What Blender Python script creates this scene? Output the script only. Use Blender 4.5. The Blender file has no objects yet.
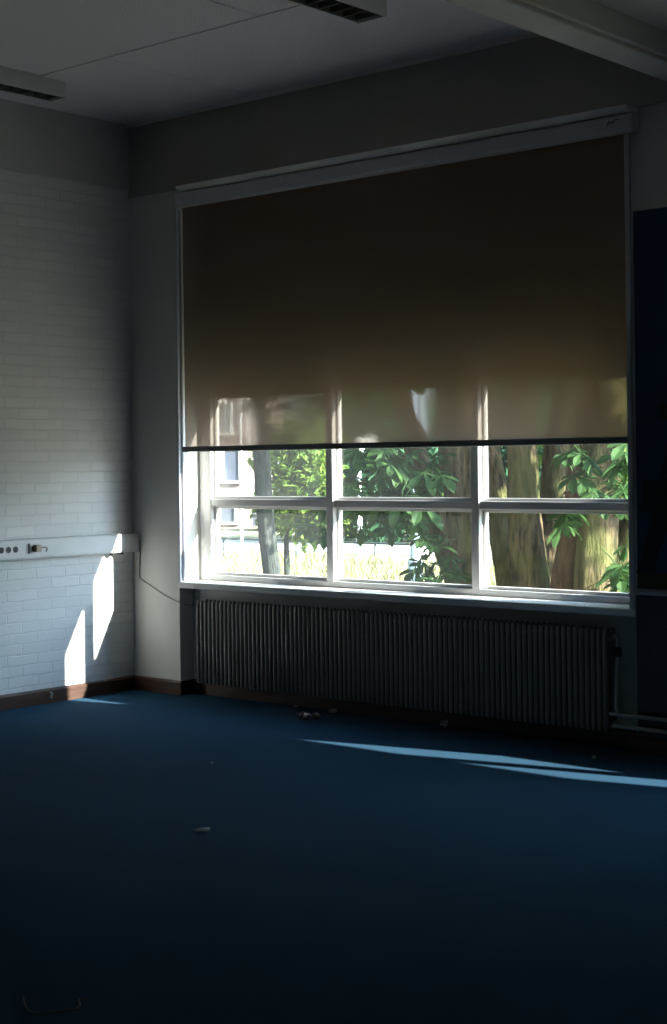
import bpy, bmesh, math, random
from mathutils import Vector, Matrix
R = random.Random(7)
SC = bpy.context.scene
COL = SC.collection
rad = math.radians

# ------------------------------------------------------------------ camera numbers
FPX, YAW, ROLL, CY = 1545.44, 0.7105812, 0.0120239, 462.61
CAM = Vector((7.25055, -6.49909, 1.4))

def at(u, v, y):
    """point in the plane y seen at photo pixel u, v (used to survey the garden)"""
    c, s = math.cos(YAW), math.sin(YAW); cr, sr = math.cos(ROLL), math.sin(ROLL)
    a, b = u - 333.5, v - CY
    x = (a * cr - b * sr) / FPX; z = -(a * sr + b * cr) / FPX
    d = Vector((x * c - s, x * s + c, z))
    return CAM + d * ((y - CAM.y) / d.y)

# ------------------------------------------------------------------ materials
def newmat(name):
    m = bpy.data.materials.new(name); m.use_nodes = True
    nt = m.node_tree
    for n in list(nt.nodes): nt.nodes.remove(n)
    out = nt.nodes.new('ShaderNodeOutputMaterial')
    return m, nt, out

def nd(nt, typ, **kw):
    n = nt.nodes.new(typ)
    for k, v in kw.items(): setattr(n, k, v)
    return n

def ramp(nt, fac, stops):
    r = nd(nt, 'ShaderNodeValToRGB')
    e = r.color_ramp.elements
    e[0].position, e[0].color = stops[0][0], (*stops[0][1], 1)
    e[1].position, e[1].color = stops[-1][0], (*stops[-1][1], 1)
    for p, c in stops[1:-1]:
        q = e.new(p); q.color = (*c, 1)
    nt.links.new(fac, r.inputs['Fac'])
    return r.outputs['Color']

def coords(nt, scale=(1, 1, 1), kind='Object'):
    tc = nd(nt, 'ShaderNodeTexCoord'); mp = nd(nt, 'ShaderNodeMapping')
    mp.inputs['Scale'].default_value = scale
    nt.links.new(tc.outputs[kind], mp.inputs['Vector'])
    return mp.outputs['Vector']

def surf(name, c1, c2=None, rough=0.6, scale=6, bump=0.0, bscale=40, stretch=(1, 1, 1), metal=0.0, detail=4, spec=0.5, trans=0.0):
    m, nt, out = newmat(name)
    b = nd(nt, 'ShaderNodeBsdfPrincipled')
    b.inputs['Roughness'].default_value = rough; b.inputs['Metallic'].default_value = metal
    b.inputs['Specular IOR Level'].default_value = spec
    v = coords(nt, stretch)
    n = nd(nt, 'ShaderNodeTexNoise'); n.inputs['Scale'].default_value = scale; n.inputs['Detail'].default_value = detail
    nt.links.new(v, n.inputs['Vector'])
    c2 = c2 or tuple(x * 0.85 for x in c1)
    nt.links.new(ramp(nt, n.outputs['Fac'], [(0.3, c2), (0.7, c1)]), b.inputs['Base Color'])
    if bump:
        n2 = nd(nt, 'ShaderNodeTexNoise'); n2.inputs['Scale'].default_value = bscale; n2.inputs['Detail'].default_value = 5
        nt.links.new(v, n2.inputs['Vector'])
        bp = nd(nt, 'ShaderNodeBump'); bp.inputs['Strength'].default_value = bump; bp.inputs['Distance'].default_value = 0.01
        nt.links.new(n2.outputs['Fac'], bp.inputs['Height']); nt.links.new(bp.outputs['Normal'], b.inputs['Normal'])
    if trans:
        t = nd(nt, 'ShaderNodeBsdfTranslucent'); mx = nd(nt, 'ShaderNodeMixShader'); mx.inputs[0].default_value = trans
        nt.links.new(b.inputs['Base Color'].links[0].from_socket, t.inputs['Color'])
        nt.links.new(b.outputs[0], mx.inputs[1]); nt.links.new(t.outputs[0], mx.inputs[2]); nt.links.new(mx.outputs[0], out.inputs[0])
    else:
        nt.links.new(b.outputs[0], out.inputs[0])
    return m

def brick_paint():
    m, nt, out = newmat('white_painted_brick')
    b = nd(nt, 'ShaderNodeBsdfPrincipled'); b.inputs['Roughness'].default_value = 0.55
    tc = nd(nt, 'ShaderNodeTexCoord'); sx = nd(nt, 'ShaderNodeSeparateXYZ'); cx = nd(nt, 'ShaderNodeCombineXYZ')
    nt.links.new(tc.outputs['Object'], sx.inputs[0])
    nt.links.new(sx.outputs['Y'], cx.inputs['X']); nt.links.new(sx.outputs['Z'], cx.inputs['Y'])
    wob = nd(nt, 'ShaderNodeTexNoise'); wob.inputs['Scale'].default_value = 11
    nt.links.new(tc.outputs['Object'], wob.inputs['Vector'])
    mixv = nd(nt, 'ShaderNodeMix', data_type='RGBA', blend_type='ADD'); mixv.inputs['Factor'].default_value = 0.02
    nt.links.new(cx.outputs[0], mixv.inputs['A']); nt.links.new(wob.outputs['Color'], mixv.inputs['B'])
    br = nd(nt, 'ShaderNodeTexBrick')
    br.inputs['Scale'].default_value = 1; br.inputs['Brick Width'].default_value = 0.215; br.inputs['Row Height'].default_value = 0.0625
    br.inputs['Mortar Size'].default_value = 0.0055; br.inputs['Mortar Smooth'].default_value = 0.7
    br.inputs['Color1'].default_value = (0.80, 0.80, 0.79, 1); br.inputs['Color2'].default_value = (0.74, 0.745, 0.74, 1)
    br.inputs['Mortar'].default_value = (0.715, 0.715, 0.71, 1)
    nt.links.new(mixv.outputs['Result'], br.inputs['Vector'])
    nt.links.new(br.outputs['Color'], b.inputs['Base Color'])
    no = nd(nt, 'ShaderNodeTexNoise'); no.inputs['Scale'].default_value = 30; no.inputs['Detail'].default_value = 6
    nt.links.new(tc.outputs['Object'], no.inputs['Vector'])
    # every brick sits a little differently: brick tint used as height
    bw = nd(nt, 'ShaderNodeRGBToBW'); nt.links.new(br.outputs['Color'], bw.inputs[0])
    add = nd(nt, 'ShaderNodeMath', operation='MULTIPLY_ADD'); add.inputs[1].default_value = 0.22
    nt.links.new(no.outputs['Fac'], add.inputs[0])
    sc = nd(nt, 'ShaderNodeMath', operation='MULTIPLY'); sc.inputs[1].default_value = 6.0
    nt.links.new(bw.outputs[0], sc.inputs[0]); nt.links.new(sc.outputs[0], add.inputs[2])
    bp = nd(nt, 'ShaderNodeBump'); bp.inputs['Strength'].default_value = 0.75; bp.inputs['Distance'].default_value = 0.006
    nt.links.new(add.outputs[0], bp.inputs['Height']); nt.links.new(bp.outputs['Normal'], b.inputs['Normal'])
    nt.links.new(b.outputs[0], out.inputs[0]); return m

def carpet_mat():
    m, nt, out = newmat('blue_carpet')
    b = nd(nt, 'ShaderNodeBsdfPrincipled'); b.inputs['Roughness'].default_value = 0.95; b.inputs['Specular IOR Level'].default_value = 0.05
    b.inputs['Sheen Weight'].default_value = 0.04; b.inputs['Sheen Roughness'].default_value = 0.45; b.inputs['Sheen Tint'].default_value = (.55, .75, 1, 1)
    v = coords(nt)
    n = nd(nt, 'ShaderNodeTexNoise'); n.inputs['Scale'].default_value = 260; n.inputs['Detail'].default_value = 3
    nt.links.new(v, n.inputs['Vector'])
    col = ramp(nt, n.outputs['Fac'], [(0.3, CARPET_LO), (0.55, CARPET_MID), (0.75, CARPET_HI)])
    n3 = nd(nt, 'ShaderNodeTexNoise'); n3.inputs['Scale'].default_value = 2.2; n3.inputs['Detail'].default_value = 4
    nt.links.new(v, n3.inputs['Vector'])
    mx = nd(nt, 'ShaderNodeMix', data_type='RGBA', blend_type='MULTIPLY'); mx.inputs['Factor'].default_value = 1
    nt.links.new(col, mx.inputs['A']); nt.links.new(ramp(nt, n3.outputs['Fac'], [(0.3, (0.86,)*3), (0.7, (1.0,)*3)]), mx.inputs['B'])
    nt.links.new(mx.outputs['Result'], b.inputs['Base Color'])
    bp = nd(nt, 'ShaderNodeBump'); bp.inputs['Strength'].default_value = 0.6; bp.inputs['Distance'].default_value = 0.004
    nt.links.new(n.outputs['Fac'], bp.inputs['Height']); nt.links.new(bp.outputs['Normal'], b.inputs['Normal'])
    nt.links.new(b.outputs[0], out.inputs[0]); return m

def ceiling_mat():
    m, nt, out = newmat('perforated_ceiling_panel')
    b = nd(nt, 'ShaderNodeBsdfPrincipled'); b.inputs['Roughness'].default_value = 0.45
    v = coords(nt)
    vm = nd(nt, 'ShaderNodeVectorMath', operation='SCALE'); vm.inputs['Scale'].default_value = 1 / 0.017
    nt.links.new(v, vm.inputs[0])
    fr = nd(nt, 'ShaderNodeVectorMath', operation='FRACTION'); nt.links.new(vm.outputs[0], fr.inputs[0])
    sub = nd(nt, 'ShaderNodeVectorMath', operation='SUBTRACT'); sub.inputs[1].default_value = (0.5, 0.5, 0)
    nt.links.new(fr.outputs[0], sub.inputs[0])
    sp = nd(nt, 'ShaderNodeSeparateXYZ'); nt.links.new(sub.outputs[0], sp.inputs[0])
    cb = nd(nt, 'ShaderNodeCombineXYZ'); nt.links.new(sp.outputs['X'], cb.inputs['X']); nt.links.new(sp.outputs['Y'], cb.inputs['Y'])
    ln = nd(nt, 'ShaderNodeVectorMath', operation='LENGTH'); nt.links.new(cb.outputs[0], ln.inputs[0])
    nt.links.new(ramp(nt, ln.outputs['Value'], [(0.20, (0.50, 0.48, 0.52)), (0.28, (0.86, 0.82, 0.88))]), b.inputs['Base Color'])
    nt.links.new(b.outputs[0], out.inputs[0]); return m

def glass_mat(name='window_glass', lo=.0005, hi=.004):
    m, nt, out = newmat(name)
    t = nd(nt, 'ShaderNodeBsdfTransparent'); t.inputs['Color'].default_value = (0.93, 0.96, 0.95, 1)
    g = nd(nt, 'ShaderNodeBsdfGlossy'); g.inputs['Roughness'].default_value = 0.02
    lw = nd(nt, 'ShaderNodeLayerWeight'); lw.inputs['Blend'].default_value = 0.5
    pw = nd(nt, 'ShaderNodeMath', operation='POWER'); pw.inputs[1].default_value = 5; nt.links.new(lw.outputs['Facing'], pw.inputs[0])
    fz = nd(nt, 'ShaderNodeMath', operation='MULTIPLY_ADD'); fz.inputs[1].default_value = .9; fz.inputs[2].default_value = .035
    nt.links.new(pw.outputs[0], fz.inputs[0])
    mx = nd(nt, 'ShaderNodeMixShader'); nt.links.new(fz.outputs[0], mx.inputs[0])
    nt.links.new(t.outputs[0], mx.inputs[1]); nt.links.new(g.outputs[0], mx.inputs[2])
    # thin film of dust that catches the raking sun
    d = nd(nt, 'ShaderNodeBsdfTranslucent'); d.inputs['Color'].default_value = (0.9, 0.92, 0.95, 1)
    n = nd(nt, 'ShaderNodeTexNoise'); n.inputs['Scale'].default_value = 2.5; n.inputs['Detail'].default_value = 5
    nt.links.new(coords(nt), n.inputs['Vector'])
    mr = nd(nt, 'ShaderNodeMapRange'); mr.inputs['From Min'].default_value = 0.3; mr.inputs['From Max'].default_value = 0.75
    mr.inputs['To Min'].default_value = lo; mr.inputs['To Max'].default_value = hi
    nt.links.new(n.outputs['Fac'], mr.inputs['Value'])
    mx2 = nd(nt, 'ShaderNodeMixShader'); nt.links.new(mr.outputs[0], mx2.inputs[0])
    nt.links.new(mx.outputs[0], mx2.inputs[1]); nt.links.new(d.outputs[0], mx2.inputs[2])
    nt.links.new(mx2.outputs[0], out.inputs[0]); return m

def screen_cloth(name, dif, tra, w_tra, openness, soft=0.0):
    """woven sun-screen cloth: diffuse threads, some light glowing through, a few percent of open mesh"""
    m, nt, out = newmat(name)
    v = coords(nt)
    n = nd(nt, 'ShaderNodeTexNoise'); n.inputs['Scale'].default_value = 300; nt.links.new(v, n.inputs['Vector'])
    d = nd(nt, 'ShaderNodeBsdfDiffuse')
    nt.links.new(ramp(nt, n.outputs['Fac'], [(0.3, tuple(x * .8 for x in dif)), (0.7, dif)]), d.inputs['Color'])
    t = nd(nt, 'ShaderNodeBsdfTranslucent'); t.inputs['Color'].default_value = (*tra, 1)
    a = nd(nt, 'ShaderNodeMixShader'); a.inputs[0].default_value = w_tra
    nt.links.new(d.outputs[0], a.inputs[1]); nt.links.new(t.outputs[0], a.inputs[2])
    tr = nd(nt, 'ShaderNodeBsdfTransparent'); tr.inputs['Color'].default_value = (1, .90, .80, 1)
    b = nd(nt, 'ShaderNodeMixShader'); b.inputs[0].default_value = openness
    nt.links.new(a.outputs[0], b.inputs[1]); nt.links.new(tr.outputs[0], b.inputs[2])
    # light that slips between the threads leaves a little scattered, so the view through the cloth is soft
    rf = nd(nt, 'ShaderNodeBsdfRefraction'); rf.inputs['Roughness'].default_value = 0.55
    rf.inputs['Color'].default_value = (1, .88, .77, 1); rf.inputs['IOR'].default_value = 1.010
    e = nd(nt, 'ShaderNodeMixShader'); e.inputs[0].default_value = soft
    nt.links.new(b.outputs[0], e.inputs[1]); nt.links.new(rf.outputs[0], e.inputs[2])
    nt.links.new(e.outputs[0], out.inputs[0]); return m

def bark_mat(name, c_dark, c_mid, c_moss):
    m, nt, out = newmat(name)
    b = nd(nt, 'ShaderNodeBsdfPrincipled'); b.inputs['Roughness'].default_value = 0.95; b.inputs['Specular IOR Level'].default_value = 0.1
    v = coords(nt, (1, 1, 0.22))
    n = nd(nt, 'ShaderNodeTexNoise'); n.inputs['Scale'].default_value = 26; n.inputs['Detail'].default_value = 7; n.inputs['Roughness'].default_value = 0.65
    nt.links.new(v, n.inputs['Vector'])
    col = ramp(nt, n.outputs['Fac'], [(0.40, c_dark), (0.58, c_mid), (0.8, tuple(x * 1.35 for x in c_mid))])
    n2 = nd(nt, 'ShaderNodeTexNoise'); n2.inputs['Scale'].default_value = 3.5; n2.inputs['Detail'].default_value = 4
    nt.links.new(coords(nt), n2.inputs['Vector'])
    f = ramp(nt, n2.outputs['Fac'], [(0.42, (0, 0, 0)), (0.66, (0.75, 0.75, 0.75))])
    mx = nd(nt, 'ShaderNodeMix', data_type='RGBA'); nt.links.new(f, mx.inputs['Factor'])
    nt.links.new(col, mx.inputs['A']); mx.inputs['B'].default_value = (*c_moss, 1)
    nt.links.new(mx.outputs['Result'], b.inputs['Base Color'])
    bp = nd(nt, 'ShaderNodeBump'); bp.inputs['Strength'].default_value = 1.0; bp.inputs['Distance'].default_value = 0.05
    nt.links.new(n.outputs['Fac'], bp.inputs['Height']); nt.links.new(bp.outputs['Normal'], b.inputs['Normal'])
    nt.links.new(b.outputs[0], out.inputs[0]); return m

CARPET_LO, CARPET_MID, CARPET_HI = (0.006, 0.031, 0.062), (0.011, 0.056, 0.108), (0.034, 0.105, 0.175)
M = {}
M['brick'] = brick_paint()
M['plaster'] = surf('pale_plaster', (0.66, 0.655, 0.63), (0.60, 0.595, 0.575), 0.6, 3, 0.12, 60)
M['band'] = surf('painted_concrete', (0.60, 0.595, 0.57), (0.55, 0.545, 0.52), 0.65, 3, 0.1, 50)
M['lintel'] = surf('olive_grey_paint', (0.38, 0.37, 0.335), (0.355, 0.345, 0.31), 0.65, 3, 0.1, 50)
M['lower_pier'] = surf('dark_blue_lower_pier', (0.05, 0.055, 0.08), (0.045, 0.05, 0.07), 0.6, 3)
M['ledge'] = surf('bright_zinc_ledge', (0.34, 0.34, 0.35), None, 0.10, 6, metal=1.0)
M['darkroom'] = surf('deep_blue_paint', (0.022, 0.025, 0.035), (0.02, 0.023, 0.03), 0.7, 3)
M['carpet'] = carpet_mat()
M['ceil'] = ceiling_mat()
M['white'] = surf('white_gloss_paint', (0.78, 0.78, 0.77), (0.74, 0.74, 0.735), 0.35, 5)
M['frame'] = surf('grey_white_window_frame', (0.62, 0.61, 0.60), (0.58, 0.57, 0.565), 0.4, 5)
M['alu'] = surf('grey_aluminium', (0.60, 0.595, 0.63), (0.57, 0.565, 0.60), 0.42, 20)
M['alu_light'] = surf('pale_aluminium', (0.85, 0.85, 0.80), (0.82, 0.82, 0.77), 0.45, 10)
M['bar'] = surf('dark_grey_bar', (0.20, 0.20, 0.215), (0.18, 0.18, 0.195), 0.45, 15)
M['glass'] = glass_mat(); M['glass_dusty'] = glass_mat('dusty_window_glass', .010, .022); M['glass_film'] = glass_mat('filmy_window_glass', .003, .009)
M['fabric'] = screen_cloth('taupe_blind_cloth', (0.17, 0.14, 0.118), (0.66, 0.48, 0.38), 0.16, 0.05, 0.10)
M['screen'] = screen_cloth('dark_outdoor_screen', (0.16, 0.13, 0.10), (0.40, 0.30, 0.22), 0.06, 0.01)
M['rad'] = surf('grey_radiator_enamel', (0.20, 0.195, 0.185), (0.18, 0.175, 0.165), 0.4, 6)
M['pipe'] = surf('grey_painted_pipe', (0.42, 0.41, 0.40), None, 0.4, 10)
M['black'] = surf('black_plastic', (0.012, 0.012, 0.013), None, 0.5, 10)
M['wood'] = surf('brown_varnished_wood', (0.085, 0.038, 0.022), (0.042, 0.019, 0.012), 0.45, 5, 0.15, 30, (12, 0.8, 12))
M['woodx'] = surf('brown_varnished_wood_along', (0.085, 0.038, 0.022), (0.042, 0.019, 0.012), 0.45, 5, 0.15, 30, (0.8, 12, 12))
M['mural'] = surf('blue_mural_paint', (0.006, 0.055, 0.13), (0.005, 0.045, 0.11), 0.7, 3, 0.1, 60)
M['mural_dark'] = surf('black_mural_paint', (0.006, 0.007, 0.009), None, 0.7, 6)
M['mural_ground'] = surf('olive_mural_paint', (0.06, 0.05, 0.012), (0.04, 0.035, 0.01), 0.7, 6)
M['beige'] = surf('beige_plug_plastic', (0.50, 0.44, 0.30), None, 0.45, 10)
M['foil'] = surf('crumpled_foil', (0.75, 0.70, 0.72), (0.10, 0.09, 0.11), 0.22, 60, metal=0.8)
M['paper'] = surf('white_paper', (0.55, 0.54, 0.52), None, 0.7, 20)
M['cable'] = surf('grey_cable', (0.20, 0.195, 0.185), None, 0.5, 10)
M['louver'] = surf('dark_louver', (0.22, 0.22, 0.21), None, 0.3, 10)
M['bark'] = bark_mat('brown_bark', (0.024, 0.017, 0.010), (0.118, 0.086, 0.048), (0.090, 0.098, 0.032))
M['bark_red'] = bark_mat('reddish_bark', (0.045, 0.025, 0.017), (0.12, 0.070, 0.046), (0.08, 0.06, 0.03))
M['bark_grey'] = bark_mat('grey_bark', (0.02, 0.023, 0.022), (0.05, 0.055, 0.052), (0.035, 0.05, 0.03))
M['leaf'] = surf('chestnut_leaf', (0.036, 0.078, 0.020), (0.020, 0.050, 0.016), 0.6, 14, trans=0.38, spec=0.15)
M['leaf_light'] = surf('light_green_leaf', (0.15, 0.23, 0.04), (0.08, 0.14, 0.025), 0.6, 6, trans=0.5, spec=0.15)
M['leaf_dark'] = surf('deep_green_leaf', (0.03, 0.085, 0.035), (0.018, 0.055, 0.026), 0.6, 4, trans=0.4, spec=0.15)
M['grass'] = surf('dry_summer_grass', (0.20, 0.185, 0.095), (0.15, 0.15, 0.07), 0.9, 0.7)
M['blade'] = surf('grass_blade', (0.26, 0.245, 0.11), (0.19, 0.20, 0.075), 0.8, 1.5, trans=0.5)
M['pave'] = surf('pale_paving', (0.55, 0.54, 0.50), (0.48, 0.47, 0.44), 0.85, 2)
M['facade'] = surf('pale_pink_brick', (0.20, 0.155, 0.15), (0.165, 0.125, 0.122), 0.8, 2)
M['pole'] = surf('pale_pole_paint', (0.72, 0.76, 0.80), None, 0.4, 6)
M['pole_blue'] = surf('blue_grey_pole_paint', (0.36, 0.46, 0.60), None, 0.4, 6)
M['rail'] = surf('grey_green_railing', (0.05, 0.07, 0.07), None, 0.5, 6)
M['darkglass'] = surf('dark_window_pane', (0.05, 0.06, 0.08), None, 0.1, 3)
M['roof'] = surf('grey_roof', (0.2, 0.19, 0.19), None, 0.8, 3)

# ------------------------------------------------------------------ mesh helpers
class MB:
    def __init__(s): s.v = []; s.f = []
    def box(s, x0, x1, y0, y1, z0, z1):
        b = len(s.v)
        s.v += [(x, y, z) for z in (z0, z1) for y in (y0, y1) for x in (x0, x1)]
        s.f += [tuple(b + i for i in q) for q in ((0, 2, 3, 1), (4, 5, 7, 6), (0, 1, 5, 4), (2, 6, 7, 3), (0, 4, 6, 2), (1, 3, 7, 5))]
        return s
    def tube(s, path, r, seg=10, caps=True, jag=0.0, rng=None):
        path = [Vector(p) for p in path]; n = len(path)
        rr = r if isinstance(r, (list, tuple)) else [r] * n
        up = Vector((0, 0, 1)); b0 = len(s.v); prev = None
        prof = [1 + (jag * (rng.random() - .5) if jag else 0) for _ in range(seg)]
        for i, p in enumerate(path):
            t = (path[min(i + 1, n - 1)] - path[max(i - 1, 0)]).normalized()
            if prev is None:
                a = t.cross(up)
                if a.length < 0.05: a = t.cross(Vector((1, 0, 0)))
                a.normalize()
            else:
                a = prev - t * prev.dot(t); a.normalize()
            prev = a; b = t.cross(a)
            for k in range(seg):
                w = 2 * math.pi * k / seg
                q = rr[i] * prof[k] * (1 + (jag * .5 * (rng.random() - .5) if jag else 0))
                s.v.append(tuple(p + (a * math.cos(w) + b * math.sin(w)) * q))
        for i in range(n - 1):
            for k in range(seg):
                k2 = (k + 1) % seg
                s.f.append((b0 + i * seg + k, b0 + i * seg + k2, b0 + (i + 1) * seg + k2, b0 + (i + 1) * seg + k))
        if caps:
            s.f.append(tuple(b0 + k for k in range(seg - 1, -1, -1)))
            s.f.append(tuple(b0 + (n - 1) * seg + k for k in range(seg)))
        return s
    def prism(s, poly, axis, a0, a1):
        """poly of 2-D points extruded along axis (0 x: (y,z); 1 y: (x,z); 2 z: (x,y))"""
        b = len(s.v); n = len(poly)
        for a in (a0, a1):
            for p, q in poly:
                s.v.append(((a, p, q), (p, a, q), (p, q, a))[axis])
        s.f.append(tuple(b + i for i in range(n))); s.f.append(tuple(b + n + i for i in range(n - 1, -1, -1)))
        for i in range(n):
            j = (i + 1) % n; s.f.append((b + i, b + n + i, b + n + j, b + j))
        return s
    def build(s, name, mat, parent=None, smooth=False, bevel=0.0, loc=(0, 0, 0), seg=2):
        me = bpy.data.meshes.new(name); me.from_pydata(s.v, [], s.f); me.update()
        bm = bmesh.new(); bm.from_mesh(me); bmesh.ops.recalc_face_normals(bm, faces=bm.faces); bm.to_mesh(me); bm.free()
        if smooth:
            for p in me.polygons: p.use_smooth = True
        o = bpy.data.objects.new(name, me); me.materials.append(mat); COL.objects.link(o); o.location = loc
        if parent: o.parent = parent
        if bevel:
            md = o.modifiers.new('bevel', 'BEVEL'); md.width = bevel; md.segments = seg; md.limit_method = 'ANGLE'; md.angle_limit = rad(40)
        return o

def arc(pts, n=8):
    """Catmull-Rom through points"""
    P = [Vector(p) for p in pts]; out = []
    for i in range(len(P) - 1):
        p0, p1, p2, p3 = P[max(i - 1, 0)], P[i], P[i + 1], P[min(i + 2, len(P) - 1)]
        for k in range(n):
            t = k / n
            out.append(0.5 * ((2 * p1) + (p2 - p0) * t + (2 * p0 - 5 * p1 + 4 * p2 - p3) * t * t + (3 * p1 - p0 - 3 * p2 + p3) * t ** 3))
    out.append(P[-1]); return out

def tag(o, label=None, cat=None, group=None, kind=None):
    if label: o['label'] = label
    if cat: o['category'] = cat
    if group: o['group'] = group
    if kind: o['kind'] = kind
    return o
def empty(name, loc=(0, 0, 0)):
    o = bpy.data.objects.new(name, None); o.empty_display_size = .1; COL.objects.link(o); o.location = loc; return o
def struct(o): o['kind'] = 'structure'; return o

# ------------------------------------------------------------------ the room
WX0, WX1 = 0.412, 3.542          # window opening
W2 = 4.20                      # shift to the neighbouring window, outside the frame
XE, YE = 10.0, -9.0             # far ends of the room
ZC = 3.52
LINT = 3.065

struct(MB().box(-.3, XE + .3, YE - .3, .30, -.25, 0).build('floor', M['carpet']))
struct(MB().box(-.3, 0, YE, .28, 0, 3.115).build('wall_left', M['brick']))
struct(MB().box(-.3, .012, YE, 0, 3.115, 3.75).build('trim_1', M['band'], bevel=.004))
pieces = [(0, WX0, 0, .28, 0, 3.75),                             # pier in the corner
          (WX1, WX0 + W2, 0, .28, 0, 3.75),                      # pier with the mural
          (WX1 + W2, XE, 0, .28, 0, 3.75)]
for o in (0, W2):
    pieces += [(WX0 + o, WX1 + o, .11, .28, 0, .65),             # recess behind the radiator
               (WX0 + o, WX1 + o, 0, .13, 2.99, 3.75),           # inner lintel
               (WX0 + o, WX1 + o, .13, .28, 3.30, 3.75)]         # outer lintel
for q in pieces: struct(MB().box(*q).build('wall_window', M['plaster']))
struct(MB().box(0, XE, -.012, 0, LINT, ZC).build('trim_2', M['lintel'], bevel=.003))
struct(MB().box(WX1 + .004, WX0 + W2 - .004, -.003, -.0005, .0875, .757).build('trim_6', M['lower_pier']))  # thin dark blue panel over the lower pier, under the mural
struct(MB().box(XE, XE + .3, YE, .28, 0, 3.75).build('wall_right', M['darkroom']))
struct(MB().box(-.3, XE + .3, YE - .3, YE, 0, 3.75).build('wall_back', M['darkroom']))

c = MB()
c.box(-.3, XE + .3, YE - .3, .28, 3.56, 3.75)
rows = [0.0, -1.16, -2.32, -3.48, -4.64, -5.8, -6.96, -8.12, -9.0]
g = .008
for i in range(len(rows) - 1):
    y1, y0 = rows[i], rows[i + 1]
    xs = [1.12] if i % 2 == 0 else [.592 + 1.64 * k for k in range(-1, 7)]
    xs = [0.0] + [x for x in xs if .02 < x < XE - .02] + [XE]
    gx = .003 if i % 2 == 0 else g
    for a, b in zip(xs, xs[1:]):
        if a >= 3.74: continue
        c.box(a + gx, min(b, 3.74) - gx, y0 + g, y1 - g, ZC, 3.555)
struct(c.build('ceiling', M['ceil']))
struct(MB().box(0, 3.73, -.03, -.0125, 3.498, 3.5195).build('trim_3', M['white']))
bm_ = MB(); bm_.box(3.735, 3.905, YE, -.013, 3.16, 3.56)
struct(bm_.build('beam', M['band'], bevel=.006))
struct(MB().box(3.906, 3.93, YE, -.013, 3.18, 3.285).build('trim_4', M['band'], bevel=.004))
struct(MB().box(3.931, XE, YE, -.013, 3.285, 3.56).build('ceiling_right', M['band']))

# skirting boards
def skirt_profile(h=.087, t=.016): return [(0, 0), (t, 0), (t, h - .012), (t * .45, h), (0, h)]
struct(MB().prism([(p, q) for p, q in skirt_profile()], 1, YE, -.0165).build('baseboard_left', M['wood']))
s = MB()
s.prism([(-p, q) for p, q in skirt_profile()], 0, .0, WX0 + .016)
s.prism([(-p, q) for p, q in skirt_profile()], 0, WX1 - .016, WX0 + W2)
s.prism([(.11 - p, q) for p, q in skirt_profile()], 0, WX0 + .017, WX1 - .017)
s.box(WX0, WX0 + .016, 0, .11, 0, .085); s.box(WX1 - .016, WX1, 0, .11, 0, .085)
struct(s.build('baseboard_window', M['woodx']))

# ------------------------------------------------------------------ windows
FY0, FY1 = .18, .25
JX = [(0.4125, 0.508), (1.445, 1.497), (2.462, 2.514), (3.465, 3.5415)]
RZ = [(.687, .722), (1.143, 1.187), (2.600, 2.650), (3.16, 3.30)]
def window(name, ox):
    root = struct(empty(name, (WX0 + ox, FY0, .687)))
    L = (-WX0, -FY0, -.687)
    f = MB()
    f.box(*JX[0], FY0, FY1, .687, 3.30); f.box(*JX[3], FY0, FY1, .687, 3.30)
    for a, b in (RZ[0], RZ[3]): f.box(JX[0][1], JX[3][0], FY0, FY1, a, b)
    f.build('frame', M['frame'], root, bevel=.004, loc=L)
    for a, b in JX[1:3]:
        MB().box(a, b, FY0 - .004, FY1, RZ[0][1], RZ[3][0]).build('mullion', M['frame'], root, bevel=.004, loc=L)
    for k in range(3):
        x0, x1 = JX[k][1], JX[k + 1][0]
        for a, b in RZ[1:3]:
            MB().box(x0, x1, FY0 + .002, FY1, a, b).build('rail', M['frame'], root, bevel=.004, loc=L)
        for j in range(3):
            z0, z1 = RZ[j][1], RZ[j + 1][0]
            bd = MB(); t = .016; ya, yb = FY0 + .030, FY1 - .008
            bd.box(x0, x0 + t, ya, yb, z0, z1); bd.box(x1 - t, x1, ya, yb, z0, z1)
            bd.box(x0 + t, x1 - t, ya, yb, z0, z0 + t); bd.box(x0 + t, x1 - t, ya, yb, z1 - t, z1)
            bd.build('glazing_bead', M['frame'], root, bevel=.003, loc=L)
            MB().box(x0 + t * .6, x1 - t * .6, .226, .230, z0 + t * .6, z1 - t * .6).build('pane', M[('glass_dusty', 'glass_film', 'glass')[k]], root, loc=L)
    # dark outdoor sun screens let down over the upper part, hard against the frame
    for a, b in ((.4135, 1.470), (1.471, 2.487), (2.488, 3.5405)):
        MB().box(a, b, .2535, .2555, 1.822, 3.299).build('sun_screen', M['screen'], root, loc=L)
        MB().box(a, b, .2515, .2600, 1.802, 1.824).build('screen_bar', M['bar'], root, bevel=.002, loc=L)
    return root
w1 = window('window_1', 0)
w2 = window('window_2', W2)

def sill(name, ox):
    o = MB().box(WX0 + ox + .001, WX1 + ox - .001, -.010, .183, .650, .687).build(name, M['white'], bevel=.006)
    return struct(o)
sill('window_sill', 0); sill('window_sill', W2)
for o_ in (0, W2):
    struct(MB().box(WX0 + o_ + .001, WX1 + o_ - .001, .2512, .34, .652, .684).build('window_ledge', M['ledge'], bevel=.004))

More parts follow.
